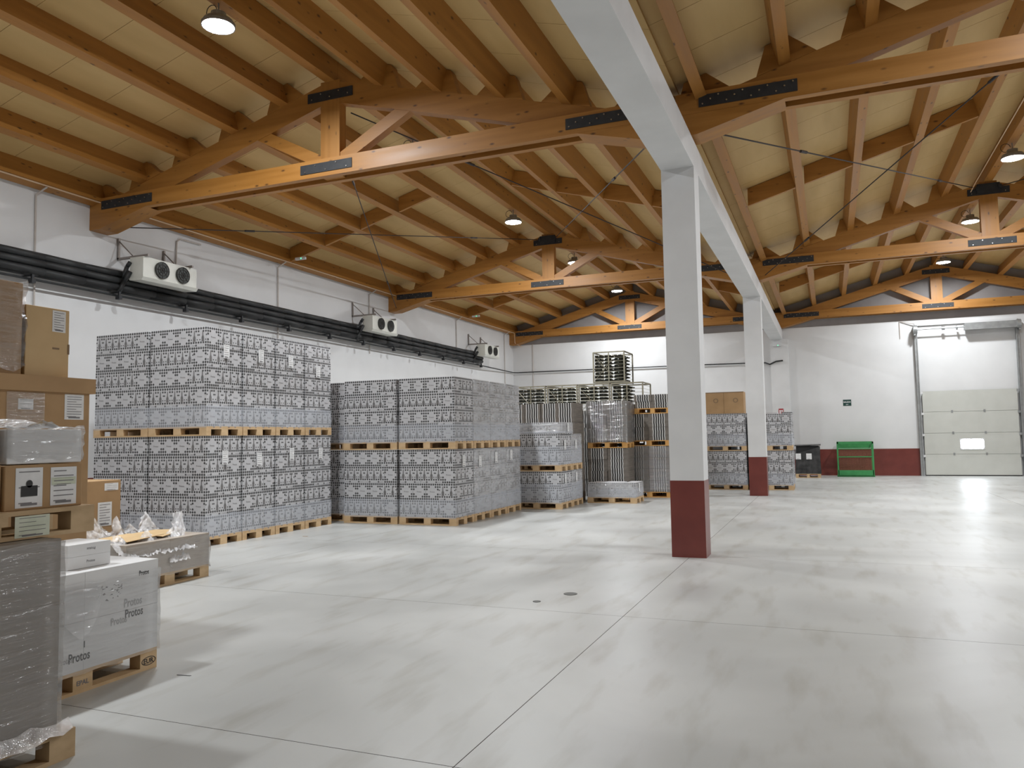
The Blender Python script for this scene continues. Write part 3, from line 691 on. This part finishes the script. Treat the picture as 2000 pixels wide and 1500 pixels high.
for k, nm in enumerate(('left end', 'left of middle', 'middle', 'right end')):
    xx = (-8.42, -7.46, -6.52, -5.58)[k]
    t = thing('wire_bottle_crate', 'lower wire crate hidden under the %s crate of the row' % nm, 'crate', (xx, 21.08, 0), 'wire crates for wine bottles')
    for z in (0, .735, 1.465):
        m = MB()
        for x in (0, CW):
            for y_ in (0, CD): m.box(x-.018, x+.018, y_-.018, y_+.018, z, z+.73)
        for y_ in (0, CD): m.box(0, CW, y_-.014, y_+.014, z+.70, z+.73).box(0, CW, y_-.014, y_+.014, z, z+.03)
        part('crate_frame', m, 'rack_metal', t)
        m = MB()
        for q in range(7):
            for y_ in (.08, .2): m.tube((.03, y_, z+.07+q*.092), (CW-.03, y_, z+.07+q*.092), .042, 8)
        part('light_block_tubes', m, 'bottle_glass', t, smooth=True)['kind'] = 'stuff'  # long dark tubes added to block light through the unseen lower crates

# ------------------------------------------------------------------ black wrapped load and green cage at the back wall
t = thing('black_wrapped_load', 'black film wrapped pallet load with white labels at back wall', 'pallet load', (-1.2, 29.9, 0))
p = pallet(t, 0, 0, 0, False, 'pallet_old'); p.scale = (.84/1.2, 1, 1)
m = MB(); prof = [(0.0, .144, 0), (.0, .5, .01), (.0, .9, .02), (-.03, 1.06, .03)]
m.add([(.0, 0, .144), (.86, 0, .144), (.86, .8, .144), (.0, .8, .144), (.02, .02, .6), (.84, .02, .6), (.84, .78, .6), (.02, .78, .6), (-.02, -.01, .86), (.84, -.01, 1.10), (.84, .8, 1.12), (-.02, .8, 1.0)],
      [(0, 1, 5, 4), (1, 2, 6, 5), (2, 3, 7, 6), (3, 0, 4, 7), (4, 5, 9, 8), (5, 6, 10, 9), (6, 7, 11, 10), (7, 4, 8, 11), (8, 9, 10, 11)])
part('wrapped_body', m, 'black_film', t)
part('raised_lid', MB().add([(-.04, -.03, 1.13), (.87, -.03, 1.15), (.87, .82, 1.17), (-.04, .82, 1.15), (-.04, -.03, 1.16), (.87, -.03, 1.18), (.87, .82, 1.2), (-.04, .82, 1.18)], [(0, 1, 2, 3), (4, 5, 6, 7), (0, 1, 5, 4), (1, 2, 6, 5), (2, 3, 7, 6), (3, 0, 4, 7)]), 'black_film', t)
part('inner_load', bx(.04, .80, .04, .74, .70, 1.13), 'seal_black', t)
for k in range(2):
    sheet(t, lambda u, v, o=0: (u, -.012-.002*o, v), .02+.36*k, .20+.36*k, .66, .87, 4)
g = thing('green_mesh_cage', 'green steel cage trolley with mesh panel against red dado', 'cage', (.81, 31.0, 0))
gp = lambda n, mb, m='green_paint': part(n, mb, m, g)
for x in (-.58, .58):
    for y_ in (-.30, .45): gp('post', bx(x-.025, x+.025, y_-.025, y_+.025, .05, 1.26))
gp('top_rail', bx(-.60, .60, -.325, -.275, 1.19, 1.26)); gp('top_rail', bx(-.60, .60, .43, .475, 1.19, 1.26))
gp('side_rail', MB().box(-.60, -.56, -.3, .45, 1.2, 1.25)); gp('side_rail', MB().box(.56, .60, -.3, .45, 1.2, 1.25))
gp('back_panel', bx(-.55, .55, .43, .45, 1.02, 1.19)); gp('front_rail', bx(-.58, .58, -.32, -.28, .70, .735)); gp('bottom_panel', bx(-.58, .58, -.325, -.295, .06, .24))
gp('cage_floor', bx(-.58, .58, -.3, .45, .05, .08)); gp('skid', bx(-.62, .62, -.28, -.2, 0, .05)); gp('skid', bx(-.62, .62, .33, .41, 0, .05))
m = MB()
for k in range(29): m.tube((-.56+k*.04, -.30, .24), (-.56+k*.04, -.30, 1.0), .0055, 4)
for k in range(19): m.tube((-.57, -.30, .25+k*.04), (.57, -.30, .25+k*.04), .0055, 4)
w_ = gp('wire_mesh', m, 'mesh_rust'); gp('mid_rail', bx(-.58, .58, -.315, -.285, .99, 1.02))

# ------------------------------------------------------------------ foreground left: cartons on pallets
fx = lambda x: (lambda u, v, o=0: (x+.0015+.0012*o, u, v))
# film wrapped tower with a second pallet on top
t = thing('film_wrapped_tower', 'grey brown film wrapped pallet load at the lower left corner', 'pallet load', (-4.48, 1.78, 0))
pallet(t, 0, 0, 0, True, 'pallet_old', True)
for k in range(3):
    for q in range(2): part('carton', bx(.03, .765, .03+.55*q, .57+.55*q, .144+.325*k, .144+.325*(k+1)-.001), 'kraft_tower', t)
film(t, .018, .772, .02, 1.14, .10, 1.11, 'film_tower', amp=.008, nz=22)
fl2 = MB(); V = []
for i in range(15):
    yy = .2+i*.07; V += [(.772, yy, .20+random.uniform(-.02, .02)), (.80+random.uniform(0, .03), yy, .14+random.uniform(-.02, .01))]
part('film_skirt', fl2.add(V, [(2*i, 2*i+1, 2*i+3, 2*i+2) for i in range(14)]), 'film_loose', t, smooth=True)
t = thing('wooden_pallet', 'weathered wooden pallet on top of the film wrapped tower', 'pallet', (-4.63, 1.99, 1.122))
for n, b in pallet_pieces():
    b = (b[2], b[3], b[0], b[1], b[4], b[5]); part(n, bx(*b), 'pallet_old', t)
sheet(t, fx(.80), .74, .93, .01, .118, 5, 'paper_green')
z1 = 1.266
def carton(label, x0, x1, y0, y1, za, zb, m, name='brown_carton', extra=None, lid=None):
    t = thing(name, label, 'carton', ((x0+x1)/2, (y0+y1)/2, za))
    hx, hy, h = (x1-x0)/2, (y1-y0)/2, zb-za
    b = part('body', bx(-hx, hx, -hy, hy, 0, h), m, t)
    bv = b.modifiers.new('b', 'BEVEL'); bv.width = .006; bv.segments = 2
    part('top_tape', bx(-hx+.01, hx-.01, -.03, .03, h, h+.001), 'kraft_light', t)
    t['hx'] = hx; return t, hx, hy, h
t, hx, hy, h = carton('brown carton with two white sheets on the upper pallet', -4.35, -3.88, 2.705, 3.15, z1, 1.500, 'kraft')
s1 = sheet(t, fx(hx), -.165, -.015, .012, .218, 3); b = MB(); F_ = fx(hx+.0015)
b.add([F_(-.135, .07, 1), F_(-.045, .07, 1), F_(-.045, .125, 1), F_(-.135, .125, 1)], [(0, 1, 2, 3)])
b.add([F_(-.09+.018*math.cos(a), .135+.02*math.sin(a), 1) for a in [i*math.pi/6 for i in range(12)]], [tuple(range(12))])
part('pictogram', b, 'ink_black', s1)
sheet(t, fx(hx), .03, .185, .012, .215, 7); sheet(t, fx(hx+.001), .035, .18, .12, .16, 2, 'paper_green')
carton('plain brown carton left of the one with white sheets', -4.35, -3.89, 2.26, 2.695, z1, 1.505, 'kraft')
carton('brown carton at the left edge beside the film covered box', -4.35, -3.93, 2.30, 2.675, 1.510, 1.78, 'kraft_dark')
t, hx, hy, h = carton('white carton in crumpled clear film on the brown carton', -4.33, -3.89, 2.72, 3.15, 1.504, 1.685, 'white_carton', 'film_covered_carton')
film(t, -hx-.008, hx+.008, -hy-.008, hy+.008, .02, h+.01, 'film_near', amp=.010)
def crumple(parent, name, nx, ny, fn, m='film_loose'):
    V = [fn(i/nx, j/ny) for j in range(ny+1) for i in range(nx+1)]
    F = [(j*(nx+1)+i, j*(nx+1)+i+1, (j+1)*(nx+1)+i+1, (j+1)*(nx+1)+i) for j in range(ny) for i in range(nx)]
    return part(name, MB().add(V, F), m, parent, smooth=True)
R = random.uniform
crumple(t, 'crumpled_film', 18, 8, lambda u, v: (-hx+2*hx*v*1.02, -hy+2*hy*u, h+.012+.05*max(0, math.sin(u*6.3-1.2))*abs(math.sin(v*3.1+.5))**.5+R(-.006, .006)))
# tall lidded box behind
t, hx, hy, h = carton('large dark brown lidded carton with shipping labels behind the tower', -6.6, -5.57, 2.6, 4.575, 0.0, 2.06, 'kraft', 'lidded_carton')
part('lid', MB().box(-hx-.03, hx+.03, -hy-.03, hy+.03, h-.05, h+.07), 'kraft', t)
yc = (2.6+4.575)/2
sheet(t, fx(hx), 4.35-yc, 4.52-yc, 1.80, 2.0, 9); sheet(t, fx(hx), 3.97-yc, 4.09-yc, 1.87, 1.95, 3); sheet(t, fx(hx), 4.53-yc, 4.572-yc, .93, 1.12, 4)
film_patch = crumple(t, 'clear_tape_patch', 10, 6, lambda u, v: (hx+.004+R(0, .003), 3.88-yc+.30*u, 1.76+.24*v), 'film_near')
t, hx, hy, h = carton('tan carton with a shipping label, topmost beside the wall', -6.4, -5.65, 4.07, 4.44, 2.135, 2.68, 'kraft_light')
sheet(t, fx(hx), 4.29-4.255, 4.405-4.255, .36, .53, 8)
part('hand_hole', bx(hx, hx+.001, .04, .10, .22, .235), 'kraft_dark', t); part('torn_edge', bx(hx-.03, hx+.004, hy-.012, hy+.002, .19, .27), 'kraft_dark', t)
t, hx, hy, h = carton('brown carton wrapped in clear film at the upper left edge', -6.35, -5.63, 3.3, 4.03, 2.135, 2.83, 'kraft', 'film_wrapped_carton')
film(t, -hx-.01, hx+.012, -hy-.01, hy+.018, .045, h, 'film_near', amp=.02, nz=14)
# brown carton stack with labels by the patterned stack
t, hx, hy, h = carton('brown carton with two labels beside the patterned stack', -9.0, -8.3, 6.6, 7.29, 0, 1.155, 'kraft')
yc = 6.945
sheet(t, fx(hx), 7.05-yc, 7.25-yc, 1.03, 1.12, 4); sheet(t, fx(hx), 6.96-yc, 7.16-yc, .60, .89, 8)
# white branded load
t = thing('white_wine_load', 'white wine carton load with black Protos lettering on its pallet', 'pallet load', (-5.35, 3.13, 0))
pallet(t, 0, 0, 0, True, 'pallet_wood', True)
for k in range(2):
    part('carton', bx(.0, .80, .0, .60, .144+.313*k, .144+.313*(k+1)-.002), 'white_carton', t); part('carton', bx(.0, .80, .602, 1.20, .144+.313*k, .144+.313*(k+1)-.002), 'white_carton', t)
f = fx(.80)
b = MB()
for yy, zz, w in ((4.205, .69, .085), (4.125, .43, .15), (3.70, .235, .155)): put_text(b, 'Protos', f, yy-3.13, zz, w, 0, ys=1.45)
put_text(b, 'I', f, 3.735-3.13, .305, .008, 0)
part('lettering', b, 'ink_black', t)
b = MB()
for yy, zz, w in ((4.115, .505, .15), (4.00, .40, .13), (3.60, .23, .10)): put_text(b, 'Protos', f, yy-3.13, zz, w, 0, ys=1.45)
part('faint_lettering', b, 'ink_faint', t)
b = MB()
for k in range(26):
    u, v = .72+R(0, .16), .60+R(-.05, .05); b.add([f(u, v), f(u+R(.008, .03), v+R(-.006, .006)), f(u+R(.004, .02), v+R(.003, .012))], [(0, 1, 2)])
part('smudged_print', b, 'ink_text', t)
b = MB(); put_text(b, 'EUR', f, 1.128, .062, .085, 0)
el = [(1.128+.062*math.cos(a), .062+.03*math.sin(a)) for a in [i*math.pi/12 for i in range(24)]]; el2 = [(1.128+.056*math.cos(a), .062+.025*math.sin(a)) for a in [i*math.pi/12 for i in range(24)]]
b.add([f(*q) for q in el]+[f(*q) for q in el2], [(i, (i+1) % 24, (i+1) % 24+24, i+24) for i in range(24)])
part('pallet_stamp', b, 'ink_black', t)
b = MB(); put_text(b, 'EPAL', f, .6, .066, .09, 0); part('pallet_stamp', b, 'ink_text', t)
film(t, -.012, .812, -.012, 1.212, .12, .70, 'film_near', amp=.008, nz=10)
crumple(t, 'loose_film', 12, 10, lambda u, v: (.815+.03*math.sin(u*3.1)*v+R(0, .008), .38+.34*u, .66-.30*v*math.sin(u*3.14)**.6+R(-.01, .01)), 'film_near')
# small white cartons on it
for k in range(2):
    t = thing('small_white_carton', ['lower', 'upper'][k]+' small white wine carton on the white load', 'carton', (-4.86, 3.885, .771+.081*k), 'small white wine cartons')
    part('body', bx(-.16, .16, -.165, .165, 0, .08), 'white_carton', t)
    b = MB(); put_text(b, 'Protos', lambda u, v: (.1608, u, v), .01, .042, .065, 0, flip=(k == 1)); part('lettering', b, 'ink_text', t)
    if k == 1:
        b = MB(); b.box(-.02, .02, -.1662, -.165, .02, .055); part('logo', b, 'ink_black', t)
t = thing('small_white_carton', 'single white carton behind the two stacked small ones', 'carton', (-5.14, 4.02, .771), 'small white wine cartons')
part('body', bx(-.10, .10, -.15, .15, 0, .13), 'white_carton', t); part('flap', bx(-.10, .10, -.15, 0, .13, .133), 'paper', t)
# half opened load in torn film
t = thing('torn_film_load', 'low grey brown carton load in torn clear film on pallet', 'pallet load', (-7.80, 6.23, 0))
pallet(t, 0, 0, 0, True, 'pallet_old', True)
for q in range(2): part('carton', bx(.0, .80, .602*q, .60+.602*q, .144, .515), 'kraft_grey', t)
part('open_flap', MB().add([(.12, .12, .53), (.70, .10, .535), (.68, .62, .56), (.15, .60, .55), (.12, .12, .535), (.70, .10, .54), (.68, .62, .566), (.15, .60, .556)], [(0, 1, 2, 3), (4, 5, 6, 7), (0, 1, 5, 4), (1, 2, 6, 5), (2, 3, 7, 6), (3, 0, 4, 7)]), 'kraft_light', t)
part('open_flap', MB().add([(.10, .64, .535), (.66, .62, .53), (.64, .98, .575), (.14, 1.0, .55), (.10, .64, .54), (.66, .62, .536), (.64, .98, .58), (.14, 1.0, .556)], [(0, 1, 2, 3), (4, 5, 6, 7), (0, 1, 5, 4), (1, 2, 6, 5), (2, 3, 7, 6), (3, 0, 4, 7)]), 'kraft_light', t)
sheet(t, fx(.80), .95, 1.07, .43, .49, 2, 'kraft_grey', 'printed_panel')
film(t, -.01, .81, -.01, 1.21, .13, .50, 'film_near', amp=.012, nz=8)
bump = lambda u: .24*math.exp(-((u-.22)/.13)**2)+.20*math.exp(-((u-.52)/.035)**2)+.10*math.exp(-((u-.66)/.05)**2)+.22*math.exp(-((u-.86)/.07)**2)
crumple(t, 'torn_film_rear', 60, 9, lambda u, v: (.10-.12*v+R(-.03, .03), -.06+1.24*u, .50+(.06+bump(u))*v+R(-.015, .015)))
crumple(t, 'torn_film_front', 56, 10, lambda u, v: (.83-.22*v+R(-.02, .02), -.06+1.06*u, .38+.17*v*(1+.4*math.sin(u*17))+R(-.02, .02)))
crumple(t, 'torn_film_peak', 16, 16, lambda u, v: (.84-.30*v+R(-.02, .02), .55+.30*u*(1-.55*v)+.34*v, .26+.52*v**1.1+R(-.014, .014)))
# bits on the floor
tag(part('floor_scrap', MB().prism([(0, 0), (.10, .015), (.11, .022), (.0, .008)], 0.0, .003, 'z'), 'ink_text', None, (-4.25, 4.22, 0.001)), 'dark splinter lying on the floor beside the white load', 'scrap')
tag(part('floor_scrap', MB().prism([(0, 0), (.09, .01), (.09, .03), (.0, .02)], 0.0, .003, 'z'), 'kraft', None, (-8.3, 10.95, 0.001)), 'small tan wood chip on the floor by the nearest stack', 'scrap')
